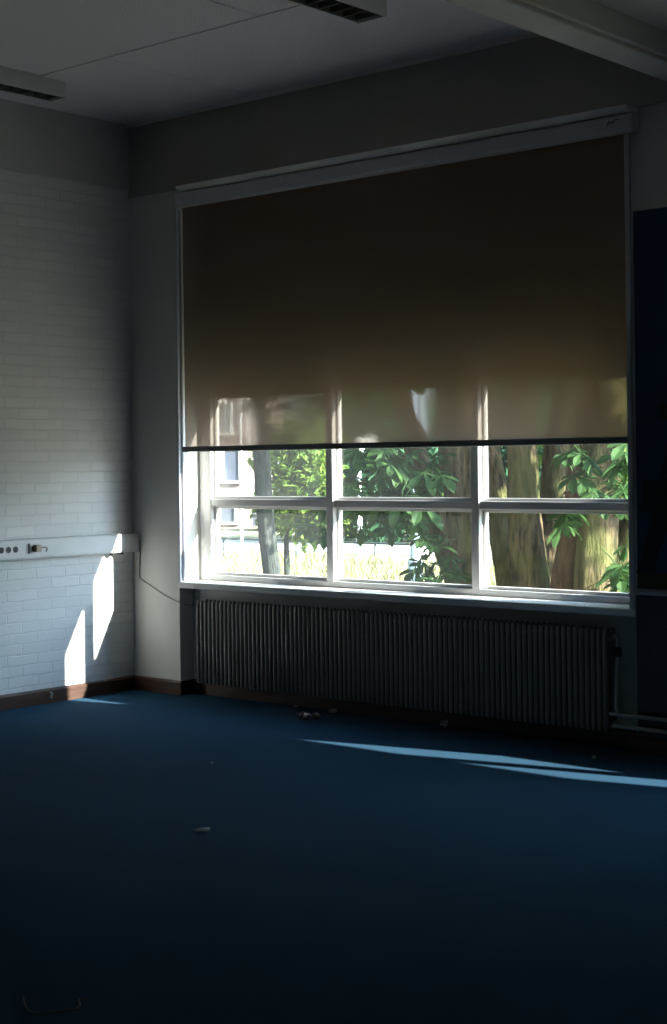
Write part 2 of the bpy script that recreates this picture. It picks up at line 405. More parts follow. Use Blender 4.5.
# ------------------------------------------------------------------ roller blind
def roller_blind(ox, label):
    bl = empty('roller_blind', (WX0 + ox, 0, 1.45))
    tag(bl, label, 'blind', 'roller blinds of the window wall')
    L = (-WX0, 0, -1.45)
    cas = MB().prism([(-.014, 2.945), (-.075, 2.945), (-.084, 2.952), (-.084, 3.020), (-.070, 3.028), (-.014, 3.028)], 0, .503, 3.585)
    cas = cas.build('cassette', M['alu'], bl, bevel=.003, loc=L)
    for a, b in ((.490, .503), (3.585, 3.600)):
        MB().prism([(-.014, 2.942), (-.076, 2.942), (-.087, 2.952), (-.087, 3.018), (-.070, 3.031), (-.014, 3.031)], 0, a, b).build('end_cap', M['alu'], cas, bevel=.003)
    MB().prism([(-.014, 3.0315), (-.082, 3.0315), (-.125, 3.053), (-.125, 3.058), (-.014, 3.060)], 0, .54, 3.592).build('cover_strip', M['alu_light'], bl, bevel=.002, loc=L)
    lg = MB()   # small dark maker's mark on the cassette
    for p in ([(3.462, 2.975), (3.480, 3.003), (3.488, 2.983)], [(3.470, 2.990), (3.500, 2.996)], [(3.497, 2.988), (3.512, 3.004), (3.533, 3.002)]):
        lg.tube([(x, -.0842, z) for x, z in p], .0022, 6)
    lg.build('maker_mark', M['black'], cas)
    fb = MB(); nx, nz = 60, 24
    x0, x1, z0, z1 = .470, 3.512, 1.500, 2.960
    for j in range(nz + 1):
        for i in range(nx + 1):
            x = x0 + (x1 - x0) * i / nx; z = z0 + (z1 - z0) * j / nz
            t = (z1 - z) / (z1 - z0)
            fb.v.append((x, .006 + .004 * math.sin(i * .31) * t + .003 * math.sin(i * .11 + 1) * t, z))
    for j in range(nz):
        for i in range(nx):
            a = j * (nx + 1) + i; fb.f.append((a, a + 1, a + nx + 2, a + nx + 1))
    fb.build('blind_fabric', M['fabric'], bl, smooth=True, loc=L)
    MB().prism([(-.012, 1.474), (.018, 1.474), (.021, 1.480), (.019, 1.507), (-.013, 1.507), (-.015, 1.480)], 0, .462, 3.520).build('bottom_bar', M['bar'], bl, bevel=.003, loc=L)
    for a in (WX0 + .0005, WX1 - .0285):
        GO = 0 if a < 1 else .004; gm = MB(); gm.box(a + GO, a + GO + .024, -.016, -.012, .688, 2.944); gm.box(a + GO, a + GO + .024, .022, .026, .688, 2.944)
        gm.box(*((a, a + .005) if a < 1 else (a + .023, a + .028)), -.012, .022, .688, 2.944)
        gm.build('guide_rail', M['alu'], bl, loc=L)
roller_blind(0, 'wide taupe roller blind let down over the window above the radiator')
roller_blind(W2, 'unseen taupe roller blind added to dim the next window beyond the mural pier')  # out of view, added to cut the daylight reaching the floor

# ------------------------------------------------------------------ radiator
ra = empty('radiator', (.585, .02, .09))
tag(ra, 'long grey sectional radiator with narrow upright columns below the window', 'radiator')
PITCH = .0328; NS = 86; RB, RT = .092, .588
sec = MB()
for yy in (-.028, .045):
    pth = []; rr = []
    for k in range(5):
        w_ = k / 4; pth.append((0, yy, RB + .012 * w_)); rr.append(.003 + .0105 * math.sin(w_ * math.pi / 2))
    for k in range(5):
        w_ = 1 - k / 4; pth.append((0, yy, RT - .012 * w_)); rr.append(.003 + .0105 * math.sin(w_ * math.pi / 2))
    sec.tube(pth, rr, 8)
for zz in (RB + .042, RT - .040):
    sec.tube([(-PITCH / 2, -.012, zz), (PITCH / 2, -.012, zz)], .019, 12)
    sec.tube([(-PITCH / 2, .0085, zz), (-.008, .0085, zz), (0, .0085, zz), (.008, .0085, zz), (PITCH / 2, .0085, zz)], [.021, .022, .025, .022, .021], 12)
    sec.tube([(0, -.028, zz), (0, .045, zz)], .012, 8)
first = sec.build('radiator_section', M['rad'], ra, smooth=True, loc=(PITCH / 2, -.02, -.09))
for k in range(1, NS):
    o = first.copy(); COL.objects.link(o); o.parent = ra; o.location = (PITCH * (k + .5), -.02, -.09)
RX1 = .585 + PITCH * NS
for x in (.585 + PITCH * 8, .585 + PITCH * 44, .585 + PITCH * 79):
    for z_ in (RT - .075, RB + .06):
        MB().box(x - .012, x + .012, .035, .1095, z_, z_ + .015).build('wall_bracket', M['rad'], ra, loc=(-.585, -.02, -.09))
v = MB(); v.tube([(RX1, .008, RT - .040), (RX1 + .012, .008, RT - .040)], .017, 10)
v.build('end_plug', M['rad'], ra, smooth=False, loc=(-.585, -.02, -.09))
# supply pipe with its valve, and return pipe
PXV = RX1 + .042
sp = empty('heating_pipe', (PXV, -.03, .18))
tag(sp, 'grey heating pipe dropping from the radiator top corner and running off along the wall', 'pipe', )
Ls = (-PXV, .03, -.18)
MB().tube(arc([(RX1 + .013, .008, RT - .040), (RX1 + .026, .006, RT - .040), (PXV - .003, -.004, RT - .05), (PXV, -.008, RT - .07), (PXV, -.010, .50)], 6), .011, 10).build('elbow', M['pipe'], sp, smooth=True, loc=Ls)
vb = MB().tube([(PXV, -.010, .455), (PXV, -.010, .46), (PXV, -.010, .495), (PXV, -.010, .50)], [.012, .019, .019, .012], 12).build('valve', M['black'], sp, loc=Ls)
MB().tube([(PXV, -.029, .478), (PXV, -.05, .478), (PXV, -.052, .478)], [.014, .014, .009], 12).build('valve_knob', M['black'], vb)
MB().tube(arc([(PXV, -.010, .456), (PXV, -.018, .40), (PXV + .004, -.034, .26), (PXV + .008, -.038, .205), (PXV + .022, -.038, .184), (PXV + .06, -.038, .182), (4.6, -.038, .182)], 6), .0095, 10).build('pipe_run', M['pipe'], sp, smooth=True, loc=Ls)
rp = MB().tube(arc([(RX1 + .004, .008, RB + .042), (RX1 + .03, .0, RB + .042), (RX1 + .07, -.034, .130), (RX1 + .12, -.038, .126), (4.6, -.038, .124)], 6), .0095, 10).build('heating_pipe', M['pipe'], None, smooth=True)
tag(rp, 'lower grey heating pipe leaving the bottom corner of the radiator, under the other pipe', 'pipe')

# ------------------------------------------------------------------ mural on the pier
mu = empty('wall_mural', (3.56, 0, .78))
tag(mu, 'dark blue painted wall mural of a black lattice tower right of the window', 'mural')
Lm = (-3.56, 0, -.78)
MB().box(3.556, 4.62, -.004, -.0005, .86, 2.575).build('sky_field', M['mural'], mu, loc=Lm)
MB().box(3.556, 4.62, -.005, -.0005, .785, .86).build('ground_band', M['mural_ground'], mu, loc=Lm)
tw = MB(); XM = 3.815
def slab(poly): tw.prism(poly, 1, -.0075, -.0042)
def hw(z):
    t = (z - .86) / 1.35; return .25 * (1 - t) ** 1.9 + .014
for sg in (-1, 1):
    out_ = [(XM + sg * hw(z), z) for z in (.86, .95, 1.05, 1.15)]
    inn = [(XM + sg * .0, 1.10), (XM + sg * .06, 1.085), (XM + sg * .115, 1.03), (XM + sg * .15, .95), (XM + sg * .165, .86)]
    slab(out_ + [(XM, 1.15)] + inn)
    zz = [1.30 + .07 * k for k in range(13)]
    for a, b in zip(zz, zz[1:]):        # upright edge and crossed braces
        slab([(XM + sg * hw(a), a), (XM + sg * hw(b), b), (XM + sg * max(hw(b) - .028, 0), b), (XM + sg * max(hw(a) - .028, 0), a)])
        slab([(XM - sg * hw(a), a), (XM + sg * hw(b), b), (XM + sg * hw(b), b - .012), (XM - sg * hw(a) , a - .012)])
slab([(XM - .245, 1.15), (XM + .245, 1.15), (XM + .245, 1.185), (XM + .235, 1.20), (XM - .235, 1.20), (XM - .245, 1.185)])
slab([(XM - .228, 1.20), (XM + .228, 1.20), (XM + .232, 1.30), (XM - .232, 1.30)])
slab([(XM - .13, 1.58), (XM + .13, 1.58), (XM + .135, 1.66), (XM - .135, 1.66)])
slab([(XM - .03, 2.13), (XM + .03, 2.13), (XM + .03, 2.19), (XM - .03, 2.19)]); slab([(XM - .006, 2.19), (XM + .006, 2.19), (XM, 2.38)])
tw.build('tower_silhouette', M['mural_dark'], mu, loc=Lm)
cd = MB().box(3.553, 4.62, -.016, -.0005, .757, .772).build('trim_5', M['alu'], bevel=.003); struct(cd)

# ------------------------------------------------------------------ cable trunking on the brick wall
tk = empty('cable_trunking', (0, -2, .86))
tag(tk, 'white cable trunking with sockets running along the painted brick wall', 'trunking')
Lt = (0, 2, -.86)
MB().prism([(.0005, .862), (.056, .862), (.062, .868), (.062, .972), (.056, .978), (.0005, .978)], 1, -6, -.006).build('trunking_body', M['white'], tk, bevel=.002, loc=Lt)
MB().box(.0005, .0640, -.0058, -.0008, .860, .980).build('end_cap', M['white'], tk, bevel=.0015, loc=Lt)
MB().prism([(.0622, .874), (.0640, .876), (.0640, .964), (.0622, .966)], 1, -6, -.012).build('cover_lid', M['white'], tk, loc=Lt)
def ring(mb, yc, zc, r, x0, x1, n=20):
    mb.prism([(yc + r * math.cos(2 * math.pi * k / n), zc + r * math.sin(2 * math.pi * k / n)) for k in range(n)], 0, x0, x1)
sp_ = MB().box(.0642, .0665, -1.30, -.935, .888, .955).build('socket_plate', M['white'], tk, bevel=.002, loc=Lt)
for yc in (-1.062, -1.012, -.962):
    q = MB(); ring(q, yc, .922, .018, .0667, .0685); q.build('socket', M['black'], sp_)
sp2 = MB().box(.0642, .0665, -.885, -.735, .888, .955).build('socket_plate', M['white'], tk, bevel=.002, loc=Lt)
MB().box(.0667, .071, -.873, -.862, .893, .952).build('outlet_slot', M['black'], sp2)
q = MB(); ring(q, -.826, .922, .019, .0667, .0685); q.build('socket', M['black'], sp2)
for yc in (-.205, -.148):
    MB().prism([(-.016, 0), (.016, 0), (.016, .006), (.008, .010), (-.008, .010), (-.016, .006)], 0, .028, .058).build('cable_entry', M['black'], tk, loc=(0, 2 + yc, -.86 + .8515))
pl = empty('power_plug', (.07, -.815, .92))
tag(pl, 'small beige plug with a stub of cord pushed into the wall trunking', 'plug')
Lp = (-.07, .815, -.92)
MB().prism([(-.838, .901), (-.806, .901), (-.802, .906), (-.802, .939), (-.806, .944), (-.838, .944)], 0, .0688, .104).build('plug_body', M['beige'], pl, bevel=.004, loc=Lp)
MB().tube(arc([(.090, -.803, .925), (.093, -.785, .927), (.095, -.765, .926), (.092, -.752, .916), (.085, -.757, .900)], 5), .0035, 8).build('cord', M['cable'], pl, smooth=True, loc=Lp)
cb = MB().tube(arc([(.0665, -.006, .93), (.068, -.0055, .86), (.062, -.005, .80), (.060, -.005, .712), (.075, -.005, .692), (.16, -.005, .653), (.28, -.005, .603), (.425, -.006, .560), (.47, .03, .548), (.52, .06, .545), (.60, .07, .54), (.72, .075, .56)], 6), .0032, 8).build('sensor_cable', M['cable'], None, smooth=True)
tag(cb, 'thin grey cable sagging across the pale pier from trunking towards radiator', 'cable')
ck = MB()
ck.tube(arc([(.0175, -.686, .058), (.021, -.679, .064), (.022, -.669, .059), (.021, -.673, .047), (.021, -.681, .041), (.021, -.677, .031), (.018, -.668, .033)], 5), .0028, 8)
tag(ck.build('cord_hook', M['paper'], None, smooth=True), 'small white wire hook fixed on the brown skirting board', 'hook')

# ------------------------------------------------------------------ ceiling lights
def ceiling_light(x0, x1, ye, ln, label):
    r = empty('ceiling_light', ((x0 + x1) / 2, ye - ln / 2, 3.43)); Lc = (-(x0 + x1) / 2, -(ye - ln / 2), -3.43)
    tag(r, label, 'light', 'ceiling lights with louvers')
    h = MB(); t = .008
    h.box(x0, x0 + t, ye - ln, ye, 3.432, 3.519); h.box(x1 - t, x1, ye - ln, ye, 3.432, 3.519); h.box(x0 + t, x1 - t, ye - ln, ye, 3.50, 3.519)
    h.build('housing', M['white'], r, loc=Lc)
    for y in (ye, ye - ln): MB().box(x0, x1, y - .004, y + .008, 3.430, 3.519).build('end_cap', M['white'], r, bevel=.002, loc=Lc)
    lv = MB(); n = int(ln / .085)
    for k in range(n):
        y = ye - .03 - k * .085
        lv.prism([(y - .004, 3.436), (y + .004, 3.436), (y + .010, 3.485), (y - .010, 3.485)], 0, x0 + t, x1 - t)
    lv.box(x0 + t, x0 + t + .006, ye - ln, ye, 3.434, 3.49); lv.box(x1 - t - .006, x1 - t, ye - ln, ye, 3.434, 3.49)
    lv.box(x0 + t, x1 - t, ye - ln, ye, 3.486, 3.498)
    lv.build('louver', M['louver'], r, loc=Lc)
    xm = (x0 + x1) / 2
    MB().tube([(xm, ye - .02, 3.474), (xm, ye - ln + .02, 3.474)], .008, 10).build('tube_lamp', M['band'], r, smooth=True, loc=Lc)
ceiling_light(.448, .584, -.985, 1.25, 'switched-off louvered ceiling light beside the painted brick wall')
ceiling_light(2.683, 2.855, -.985, 1.25, 'switched-off louvered ceiling light in the middle, cut by the top edge')

# ------------------------------------------------------------------ litter on the carpet
def crumple(name, loc, r, mat, seed, flat=.6, label='', cat='litter'):
    rg = random.Random(seed); bm = bmesh.new(); bmesh.ops.create_icosphere(bm, subdivisions=3, radius=r)
    for v_ in bm.verts:
        k = .45 + .75 * rg.random() ** 1.5; v_.co *= k; v_.co.z *= flat
    mz = min(v_.co.z for v_ in bm.verts)
    for v_ in bm.verts: v_.co.z -= mz
    me = bpy.data.meshes.new(name); bm.to_mesh(me); bm.free(); me.materials.append(mat)
    o = bpy.data.objects.new(name, me); COL.objects.link(o); o.location = loc; o.rotation_euler.z = rg.random() * 6
    return tag(o, label, cat)
crumple('foil_wrapper', (1.650, -.268, .001), .040, M['foil'], 3, .62, 'crumpled silvery wrapper on the carpet, the biggest bit of litter')
crumple('foil_wrapper', (1.685, -.205, .001), .030, M['foil'], 9, .7, 'second crumpled wrapper touching the right of the biggest one')
crumple('paper_scrap', (1.60, .035, .001), .024, M['paper'], 5, .6, 'pale crumpled paper scrap behind the silvery wrappers, near the radiator')
crumple('paper_scrap', (1.30, .06, .001), .012, M['paper'], 11, .6, 'tiny pale paper crumb under the radiator, left of the silvery wrappers')
crumple('paper_scrap', (2.38, .03, .001), .026, M['paper'], 13, .8, 'dim paper scrap on the floor below the middle of the radiator')
crumple('paper_scrap', (3.449, -.24, .001), .012, M['paper'], 17, .6, 'dim paper crumb in the shade above the right end of sunlit stripe')
crumple('paper_scrap', (2.102, -1.412, .001), .009, M['paper'], 19, .6, 'speck of white paper on the open carpet beyond the curved sliver')
sv = MB(); pts = arc([(-.030, -.004, .004), (-.008, .0, .005), (.014, .003, .006), (.030, .012, .010)], 6)
sv.tube(pts, [.002 + .008 * math.sin(math.pi * min(1, i / (len(pts) - 1))) for i in range(len(pts))], 8)
o = sv.build('plastic_sliver', M['paper'], None, smooth=True, loc=(3.033, -2.389, .006)); o.rotation_euler.z = rad(40)
tag(o, 'curved white plastic sliver lying alone on the dark carpet', 'litter')
wr = MB()
wr.tube(arc([(3.985, -3.975, .012), (4.027, -4.000, .005), (4.067, -4.017, .003), (4.099, -4.008, .003), (4.111, -3.982, .003), (4.132, -3.955, .004), (4.145, -3.935, .005), (4.138, -3.912, .006), (4.112, -3.893, .010), (4.118, -3.872, .007), (4.125, -3.862, .004)], 6), .0022, 8)
tag(wr.build('wire_offcut', M['cable'], None, smooth=True), 'bent thin wire offcut on the dark carpet in the near corner', 'wire')

# ------------------------------------------------------------------ the garden
GZ = -.45
struct(MB().box(-60, 40, .35, 70, GZ - .3, GZ).build('ground', M['grass']))
pv = MB().box(-60, 40, 17.5, 20.5, GZ, GZ + .02).build('path', M['pave']); struct(pv)

def wander(p0, p1, n, amp, rg):
    p0, p1 = Vector(p0), Vector(p1); out = []
    for i in range(n + 1):
        t = i / n; q = p0.lerp(p1, t)
        if 0 < i < n: q += Vector((rg.uniform(-amp, amp), rg.uniform(-amp, amp), 0))
        out.append(q)
    return out
def stem(name, u0, v0, u1, v1, y0, y1, r0, r1, mat, parent, seed, ext_dn=True, top=3.2, flare=1.25):
    """upright stem through two surveyed points, carried down to the ground and up to top"""
    rg = random.Random(seed); a = at(u0, v0, y0); b = at(u1, v1, y1)          # a upper, b lower
    d = (a - b) / (a.z - b.z)
    lo = b + d * (GZ - .05 - b.z) * .55; lo.z = GZ - .05
    hi = a + d * (top - a.z)
    path = arc([lo, b, b.lerp(a, .35) + Vector((rg.uniform(-.02, .02), 0, 0)), b.lerp(a, .7) + Vector((rg.uniform(-.02, .02), 0, 0)), a, hi], 7)
    z0, z1 = lo.z, hi.z; rr = []
    for q in path:
        t = (q.z - b.z) / (a.z - b.z)
        k = r1 + (r0 - r1) * max(0, min(1.4, t))
        if t < 0: k *= 1 + (flare - 1) * min(1, -t * 1.2)
        rr.append(max(k, .03))
    m = MB(); m.tube(path, rr, 22, True, .14, rg)
    o = m.build(name, mat, parent, smooth=True, loc=-Vector(parent.location))
    md = o.modifiers.new('sub', 'SUBSURF'); md.levels = 1; md.render_levels = 1
    return o

def leaflet(mb, base, d, nrm, ln, wd):
    """folded pointed leaflet with a drooping tip"""
    sd = d.cross(nrm).normalized(); dn = nrm
    prof = [(0, .10), (.35, .55), (.65, 1.0), (.85, .72), (1.0, .0)]
    b = len(mb.v)
    for t, w_ in prof:
        c_ = base + d * (ln * t) - dn * (ln * .22 * t * t)
        mb.v.append(tuple(c_ + sd * (wd * w_) + dn * (wd * .28 * w_)))
        mb.v.append(tuple(c_))
        mb.v.append(tuple(c_ - sd * (wd * w_) + dn * (wd * .28 * w_)))
    for i in range(4):
        a = b + i * 3
        mb.f.append((a, a + 1, a + 4, a + 3)); mb.f.append((a + 1, a + 2, a + 5, a + 4))
def palmate(mb, p, rg, size, droop=.5):
    """one horse-chestnut leaf: stalk and five to seven leaflets fanning from its end"""
    az = rg.uniform(0, 6.283); out_ = Vector((math.cos(az), math.sin(az), 0))
    nrm = (Vector((0, 0, 1)) + out_ * rg.uniform(.1, .9) + Vector((rg.uniform(-.3, .3), rg.uniform(-.3, .3), 0))).normalized()
    f = (out_ - nrm * out_.dot(nrm)).normalized(); s_ = nrm.cross(f)
    st = p - f * size * .8 + Vector((0, 0, size * .25))
    mb.tube([st, st.lerp(p, .5) + Vector((0, 0, size * .08)), p], .004, 4, False)
    n = rg.choice((5, 6, 7))
    for k in range(n):
        a = (k - (n - 1) / 2) * rad(235) / (n - 1)
        d = (f * math.cos(a) + s_ * math.sin(a) - nrm * droop * .35).normalized()
        ln = size * (1.05 - .42 * abs(a) / rad(118)) * rg.uniform(.85, 1.1)
        leaflet(mb, p, d, nrm, ln, ln * .19)
def small_leaf(mb, p, rg, size):
    d = Vector((rg.gauss(0, 1), rg.gauss(0, 1), rg.gauss(-.3, .7))).normalized()
    n = Vector((rg.gauss(0, .6), rg.gauss(0, .6), 1)); n = (n - d * n.dot(d)).normalized(); s_ = d.cross(n)
    b = len(mb.v)
    mb.v += [tuple(p), tuple(p + d * size * .5 + s_ * size * .3 + n * size * .06), tuple(p + d * size - n * size * .12), tuple(p + d * size * .5 - s_ * size * .3 + n * size * .06)]
    mb.f += [(b, b + 1, b + 2), (b, b + 2, b + 3)]
def blob(mb, c_, rx, ry, rz, n, size, rg, shell=.45):
    for _ in range(n):
        while True:
            d = Vector((rg.gauss(0, 1), rg.gauss(0, 1), rg.gauss(0, 1)))
            if d.length > .01: break
        d.normalize(); k = shell + (1 - shell) * rg.random() ** .6
        small_leaf(mb, Vector(c_) + Vector((d.x * rx, d.y * ry, d.z * rz)) * k, rg, size * rg.uniform(.7, 1.3))

# many-stemmed chestnut close to the window
ct = empty('chestnut_tree', (1.0, 3.2, GZ))
tag(ct, 'many-stemmed chestnut tree filling the right panes just outside the window', 'tree')
PX = 1 / 118.0
stem('stem', 415, 450, 457, 588, 3.3, 3.2, 10 * PX, 10 * PX, M['bark'], ct, 1)
stem('stem', 457, 450, 468, 588, 3.0, 3.0, 17 * PX, 16 * PX, M['bark'], ct, 2)
stem('stem', 490, 450, 512, 592, 3.2, 3.1, 9 * PX, 13 * PX, M['bark'], ct, 3)
stem('stem', 522, 450, 531, 592, 2.95, 2.95, 13 * PX, 17 * PX, M['bark'], ct, 4)
stem('stem', 557, 450, 541, 592, 3.4, 3.4, 12 * PX, 12 * PX, M['bark'], ct, 5)
stem('stem', 580, 450, 563, 592, 2.85, 2.85, 8 * PX, 11 * PX, M['bark_red'], ct, 6)
stem('stem', 603, 450, 594, 592, 2.9, 2.85, 16 * PX, 18 * PX, M['bark'], ct, 7)
stem('stem', 640, 520, 600, 592, 3.1, 3.05, 9 * PX, 15 * PX, M['bark'], ct, 8, top=1.9)
stem('stem', 628, 540, 616, 592, 3.3, 3.3, 11 * PX, 13 * PX, M['bark'], ct, 9, top=2.2)
rg = random.Random(21); fo = MB()
def cluster(pts, y0, y1, n, size, spread):
    for _ in range(n):
        u, v_, su, sv_ = rg.choice(pts)
        p = at(u + rg.uniform(-su, su), v_ + rg.uniform(-sv_, sv_), rg.uniform(y0, y1))
        palmate(fo, p, rg, size * rg.uniform(.8, 1.2))
cluster([(365, 470, 22, 26), (400, 470, 25, 26), (432, 464, 18, 14), (380, 500, 34, 12), (408, 500, 16, 12)], 2.0, 2.9, 62, .19, 1)
cluster([(315, 500, 18, 14), (300, 520, 10, 9), (350, 515, 12, 14), (325, 525, 8, 12), (395, 520, 14, 12)], 2.3, 2.9, 20, .17, 1)
cluster([(432, 545, 14, 12), (425, 570, 14, 12), (445, 560, 8, 14)], 2.2, 2.8, 17, .16, 1)
cluster([(572, 470, 14, 18), (585, 480, 10, 15), (560, 515, 14, 12), (575, 455, 12, 10)], 2.2, 2.6, 16, .17, 1)
cluster([(622, 465, 9, 22), (620, 500, 9, 22), (625, 545, 6, 25), (622, 580, 6, 15)], 2.2, 2.7, 26, .17, 1)
# crown above the window head
for _ in range(620):
    p = Vector((rg.uniform(-1.4, 3.6), rg.uniform(1.9, 5.6), rg.uniform(2.0, 5.0)))
    palmate(fo, p, rg, .2 * rg.uniform(.8, 1.2))
blob(fo, (-.5, 6.1, 2.9), 1.3, 1.1, 1.0, 1300, .18, rg, .1)  # extra leaf mass added here to shade the grey trunk
fo.build('foliage', M['leaf'], ct, loc=-Vector(ct.location))
for a_, b_ in (((455, 470), (345, 462)), ((470, 500), (300, 515)), ((415, 470), (390, 455)), ((600, 470), (560, 500)), ((605, 480), (630, 520)), ((462, 540), (425, 560))):
    p, q = at(*a_, 2.95), at(*b_, 2.5); br = MB().tube(arc([p, p.lerp(q, .4) + Vector((0, 0, .05)), p.lerp(q, .75) + Vector((0, 0, .04)), q], 5), [.02 - .0009 * i for i in range(16)], 6, True)
    br.build('branch', M['bark'], ct, smooth=True, loc=-Vector(ct.location))

# single tree in the left pane
lt = empty('tree', (-3.4, 5, GZ))
tag(lt, 'single grey-trunked tree seen through the left panes', 'tree')
stem('trunk', 261, 450, 273, 582, 5, 5, 9.5 / 108, 10 / 108, M['bark_grey'], lt, 31, top=3.6)
tf = MB(); rg2 = random.Random(5)
for u, v_, su, n in ((300, 420, 40, 20), (255, 415, 30, 14)):
    c_ = at(u, v_, 5); blob(tf, c_ + Vector((-.1, .3, .7)), 1.2, 1.0, .7, n * 45, .13, rg2)
tf.build('foliage', M['leaf_dark'], lt, loc=-Vector(lt.location))

def tree_far(name, u, v_, y, rx, rz, mat, n, size, seed, label, cat, group, th=None, trunk_u=None):
    c_ = at(u, v_, y); r = empty(name, (c_.x, c_.y, GZ)); tag(r, label, cat, group)
    rg_ = random.Random(seed); f = MB()
    blob(f, c_, rx, rx * .8, rz, n, size, rg_, .3)
    for k in range(6):
        q = Vector(c_) + Vector((rg_.uniform(-.7, .7) * rx, rg_.uniform(-.5, .5) * rx, rg_.uniform(-.6, .6) * rz)); blob(f, q, rx * .45, rx * .4, rz * .4, n // 8, size, rg_, .3)
    f.build('foliage', mat, r, loc=-Vector(r.location))
    t = MB(); rr = random.Random(seed + 1); TR = th or .16
    tx = at(trunk_u, v_, y).x if trunk_u else c_.x
    t.tube(wander((tx, c_.y, GZ - .05), (c_.x + .1 if not trunk_u else tx + .05, c_.y, c_.z + rz * .3), 5, .05, rr), [TR * q for q in (1, .9, .8, .65, .5, .3)], 10, True, .1, rr)
    t.build('trunk', M['bark_grey'], r, smooth=True, loc=-Vector(r.location))
tree_far('leafy_bush', 303, 476, 9.5, .66, 1.0, M['leaf_light'], 1800, .13, 41, 'bright green bush behind the grey tree trunk in the left panes', 'bush', None, .05, 287)
tree_far('garden_tree', 362, 455, 21, 1.9, 2.4, M['leaf_dark'], 1500, .38, 42, 'dark green tree far across the grass, behind the pale post', 'tree', None)
tree_far('garden_tree', 425, 450, 36, 2.8, 3.0, M['leaf_dark'], 1500, .40, 43, 'deep green tree far off between the middle window leaves', 'tree', None)
tree_far('garden_tree', 505, 452, 29.5, 2.4, 2.8, M['leaf_dark'], 2000, .36, 44, 'dark green tree showing in gaps between the chestnut stems', 'tree', None)
tree_far('garden_tree', 568, 452, 43, 3.0, 3.4, M['leaf_light'], 2000, .42, 45, 'light green tree behind the right-hand chestnut stems', 'tree', None)
tree_far('garden_tree', 632, 458, 24, 2.3, 2.8, M['leaf_light'], 2000, .36, 46, 'bright green tree at the window edge behind the chestnut', 'tree', None)

# hedge beyond the path, and rough grass
def hedge(u0, u1, y, z0, z1, n, seed, label):
    a, b = at(u0, 540, y), at(u1, 540, y); rg_ = random.Random(seed); f = MB()
    for _ in range(n):
        t = rg_.random(); p = a.lerp(b, t); p.z = z0 + (z1 - z0) * rg_.random() ** .7 * (.85 + .15 * math.sin(t * 40)); p.y += rg_.uniform(-.5, .5)
        small_leaf(f, p, rg_, rg_.uniform(.15, .3))
    o = f.build('hedge', M['leaf_light'], None); return tag(o, label, 'hedge')
hedge(262, 470, 25, GZ, .75, 3200, 61, 'low light green hedge far behind the railing')
hb = MB(); rgh = random.Random(71)  # added hedge out of view, keeps low outdoor light off the far floor
for _ in range(5200):
    small_leaf(hb, Vector((rgh.uniform(4.8, 15), 9 + rgh.uniform(-.6, .6), GZ + 3.5 * rgh.random() ** .8)), rgh, rgh.uniform(.2, .38))
tag(hb.build('hedge', M['leaf_dark'], None), 'unseen tall dark hedge added to block light through the next window', 'hedge')
gm = MB(); rgg = random.Random(77)
for _ in range(3500):
    u = rgg.uniform(200, 640); y = 5 + 11 * rgg.random() ** 1.2
    p = at(u, 560, y); p.z = GZ; h = rgg.uniform(.08, .26); a = rgg.uniform(0, 6.28); s_ = Vector((math.cos(a), math.sin(a), 0)) * .012
    l_ = Vector((rgg.uniform(-.12, .12), rgg.uniform(-.12, .12), 0)); b = len(gm.v)
    gm.v += [tuple(p - s_), tuple(p + s_), tuple(p + l_ * .5 + s_ * .6 + Vector((0, 0, h * .65))), tuple(p + l_ * .5 - s_ * .6 + Vector((0, 0, h * .65))), tuple(p + l_ + Vector((0, 0, h)))]
    gm.f += [(b, b + 1, b + 2, b + 3), (b + 3, b + 2, b + 4)]
tag(gm.build('grass', M['blade']), 'dry sunlit rough grass covering the ground outside', 'grass', kind='stuff')

# railing across the grass
rl = empty('railing', (-11, 15.5, GZ)); tag(rl, 'low thin metal railing crossing the sunlit grass outside', 'railing')
pa, pb = at(200, 541, 15.5), at(480, 541, 15.5); zt = at(300, 541, 15.5).z
Lr = -Vector(rl.location)
MB().tube([(pa.x, 15.5, zt), (pb.x, 15.5, zt)], .022, 8).build('top_rail', M['rail'], rl, loc=Lr)
k = 0; x = at(224, 541, 15.5).x
while x < pb.x:
    MB().tube([(x, 15.5, GZ - .05), (x, 15.5, zt - .02)], .022, 8).build('post', M['rail'], rl, loc=Lr)
    x += 1.95

# lamp posts
def lamp_post(u, y, top, r, mat, label, head=True):
    p = at(u, 520, y); o = empty('lamp_post', (p.x, p.y, GZ)); tag(o, label, 'lamp post', 'lamp posts on the grass')
    MB().tube([(0, 0, -.05), (0, 0, .35), (0, 0, .36), (0, 0, top - GZ)], [r * 1.5, r * 1.5, r, r * .8], 12).build('pole', mat, o)
    if head:
        MB().tube([(0, 0, top - GZ), (0, 0, top - GZ + .06), (0, 0, top - GZ + .30), (0, 0, top - GZ + .36)], [r * 1.3, r * 2.2, r * 2.6, r * .8], 12).build('lantern', M['white'], o, smooth=True)
lamp_post(241.5, 14.5, 3.6, .035, M['pole'], 'thin white lamp post in front of the pale building')
lamp_post(359.5, 17.0, 1.55, .05, M['pole'], 'pale lamp post with its lantern showing between leaves in the middle pane')
lamp_post(414.5, 12.0, 3.4, .075, M['pole_blue'], 'thick blue-grey lamp post beside the low chestnut leaves')

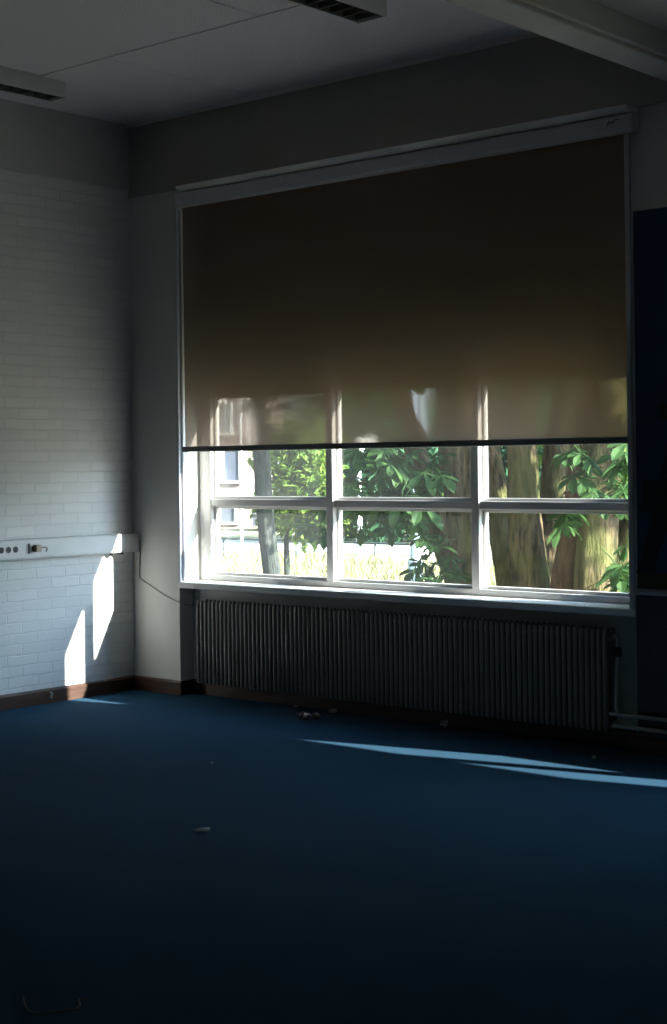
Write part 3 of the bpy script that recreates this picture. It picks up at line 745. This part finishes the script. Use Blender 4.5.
# pale building beyond the left pane
bp0 = at(250, 520, 26); bd = empty('house', (bp0.x, bp0.y, GZ)); bd.rotation_euler.z = rad(38)
tag(bd, 'pale pinkish house with white window frames beyond the lawn', 'building')
MB().box(-12, 0, 0, 8, -.05, 7).build('brick_wall', M['facade'], bd)
MB().box(-12.3, .3, -.3, 8.3, 7, 7.35).build('roof', M['roof'], bd, bevel=.04)
def house_window(x0, x1, z0, z1):
    f = MB(); t = .10
    f.box(x0, x0 + t, -.06, .02, z0, z1); f.box(x1 - t, x1, -.06, .02, z0, z1); f.box(x0 + t, x1 - t, -.06, .02, z1 - t, z1)
    f.box(x0 - .08, x1 + .08, -.14, .02, z0 - .06, z0); f.box((x0 + x1) / 2 - .05, (x0 + x1) / 2 + .05, -.05, .02, z0, z1 - t)
    o = f.build('window', M['white'], bd)
    MB().box(x0 + t, x1 - t, -.012, -.004, z0, z1 - t).build('pane', M['darkglass'], o)
for k in range(4):
    xx = -1.35 - 2.6 * k
    house_window(xx, xx + 1.15, 1.35, 2.35); house_window(xx - .2, xx + .9, 2.75, 3.7); house_window(xx - .1, xx + 1.0, -.0 + .15, .95)

# added tree out of frame to the right whose crown shades the chestnut stems
st = empty('garden_tree', (8.0, 5.6, GZ)); tag(st, 'unseen broad green tree added to shade the many-stemmed chestnut', 'tree')
sf = MB(); rgs = random.Random(99)
blob(sf, (7.5, 5.3, 4.7), 2.0, 2.0, 1.5, 1500, .22, rgs, .1)
sf.build('foliage', M['leaf_dark'], st, loc=-Vector(st.location))
tt = MB(); tt.tube(wander((8, 5.6, GZ - .05), (7.8, 5.6, 4.4), 5, .05, rgs), [.24, .2, .18, .16, .12, .08], 14, True, .1, rgs); tt.build('trunk', M['bark_grey'], st, smooth=True, loc=-Vector(st.location))

# ------------------------------------------------------------------ light
SUN = 56.0; SKY_BASE = 1.1; SKY_AUREOLE = 30.0
sd = bpy.data.lights.new('sun', 'SUN'); sd.energy = SUN; sd.angle = rad(.53); sd.color = (1.0, .955, .88)
so = bpy.data.objects.new('sun', sd); COL.objects.link(so); so.location = (12, 4, 7)
so.rotation_euler = Vector((-1, -.233, -.445)).to_track_quat('-Z', 'Y').to_euler()
wd = bpy.data.worlds.new('sky'); SC.world = wd; wd.use_nodes = True
nt = wd.node_tree; bg = nt.nodes['Background']
tc = nd(nt, 'ShaderNodeTexCoord'); sx = nd(nt, 'ShaderNodeSeparateXYZ'); nt.links.new(tc.outputs['Generated'], sx.inputs[0])
col = ramp(nt, sx.outputs['Z'], [(0.0, (.86, .93, 1.0)), (.35, (.60, .79, 1.0)), (1.0, (.32, .54, .95))])
nt.links.new(col, bg.inputs['Color'])
# the sky brightens around the sun
dp = nd(nt, 'ShaderNodeVectorMath', operation='DOT_PRODUCT'); dp.inputs[1].default_value = Vector((1, .233, .445)).normalized()
nt.links.new(tc.outputs['Generated'], dp.inputs[0])
mx_ = nd(nt, 'ShaderNodeMath', operation='MAXIMUM'); mx_.inputs[1].default_value = 0; nt.links.new(dp.outputs['Value'], mx_.inputs[0])
pw = nd(nt, 'ShaderNodeMath', operation='POWER'); pw.inputs[1].default_value = 5; nt.links.new(mx_.outputs[0], pw.inputs[0])
ma = nd(nt, 'ShaderNodeMath', operation='MULTIPLY_ADD'); ma.inputs[1].default_value = SKY_AUREOLE; ma.inputs[2].default_value = SKY_BASE
nt.links.new(pw.outputs[0], ma.inputs[0]); nt.links.new(ma.outputs[0], bg.inputs['Strength'])

# ------------------------------------------------------------------ camera
cdn = bpy.data.cameras.new('camera'); co = bpy.data.objects.new('camera', cdn); COL.objects.link(co)
cdn.sensor_fit = 'HORIZONTAL'; cdn.sensor_width = 36; cdn.lens = FPX / 667 * 36
cdn.shift_y = -(512 - CY) / 667; cdn.clip_start = .05; cdn.clip_end = 300
fw = Vector((-math.sin(YAW), math.cos(YAW), 0)); rt = Vector((math.cos(YAW), math.sin(YAW), 0)); up = Vector((0, 0, 1))
cr, sr = math.cos(ROLL), math.sin(ROLL)
ax = rt * cr + up * sr * 1; ay = up * cr - rt * sr      # roll about the line of sight
ax, ay = (rt * cr - up * (-sr)), (up * cr - rt * sr)
# image right = photo u axis: u = r*cr + v*sr  ->  world right axis below
ax = rt * cr - up * sr; ay = rt * sr + up * cr
m = Matrix((ax, ay, -fw)).transposed().to_4x4(); m.translation = CAM
co.matrix_world = m
SC.camera = co

SC.view_settings.view_transform = 'Standard'; SC.view_settings.look = 'None'
SC.view_settings.gamma = 1.0; SC.view_settings.use_curve_mapping = False
SC.view_settings.exposure = 0.0
SC.cycles.use_denoising = True
SC.cycles.sample_clamp_indirect = 8.0
SC.cycles.max_bounces = 10; SC.cycles.diffuse_bounces = 6; SC.cycles.transparent_max_bounces = 24
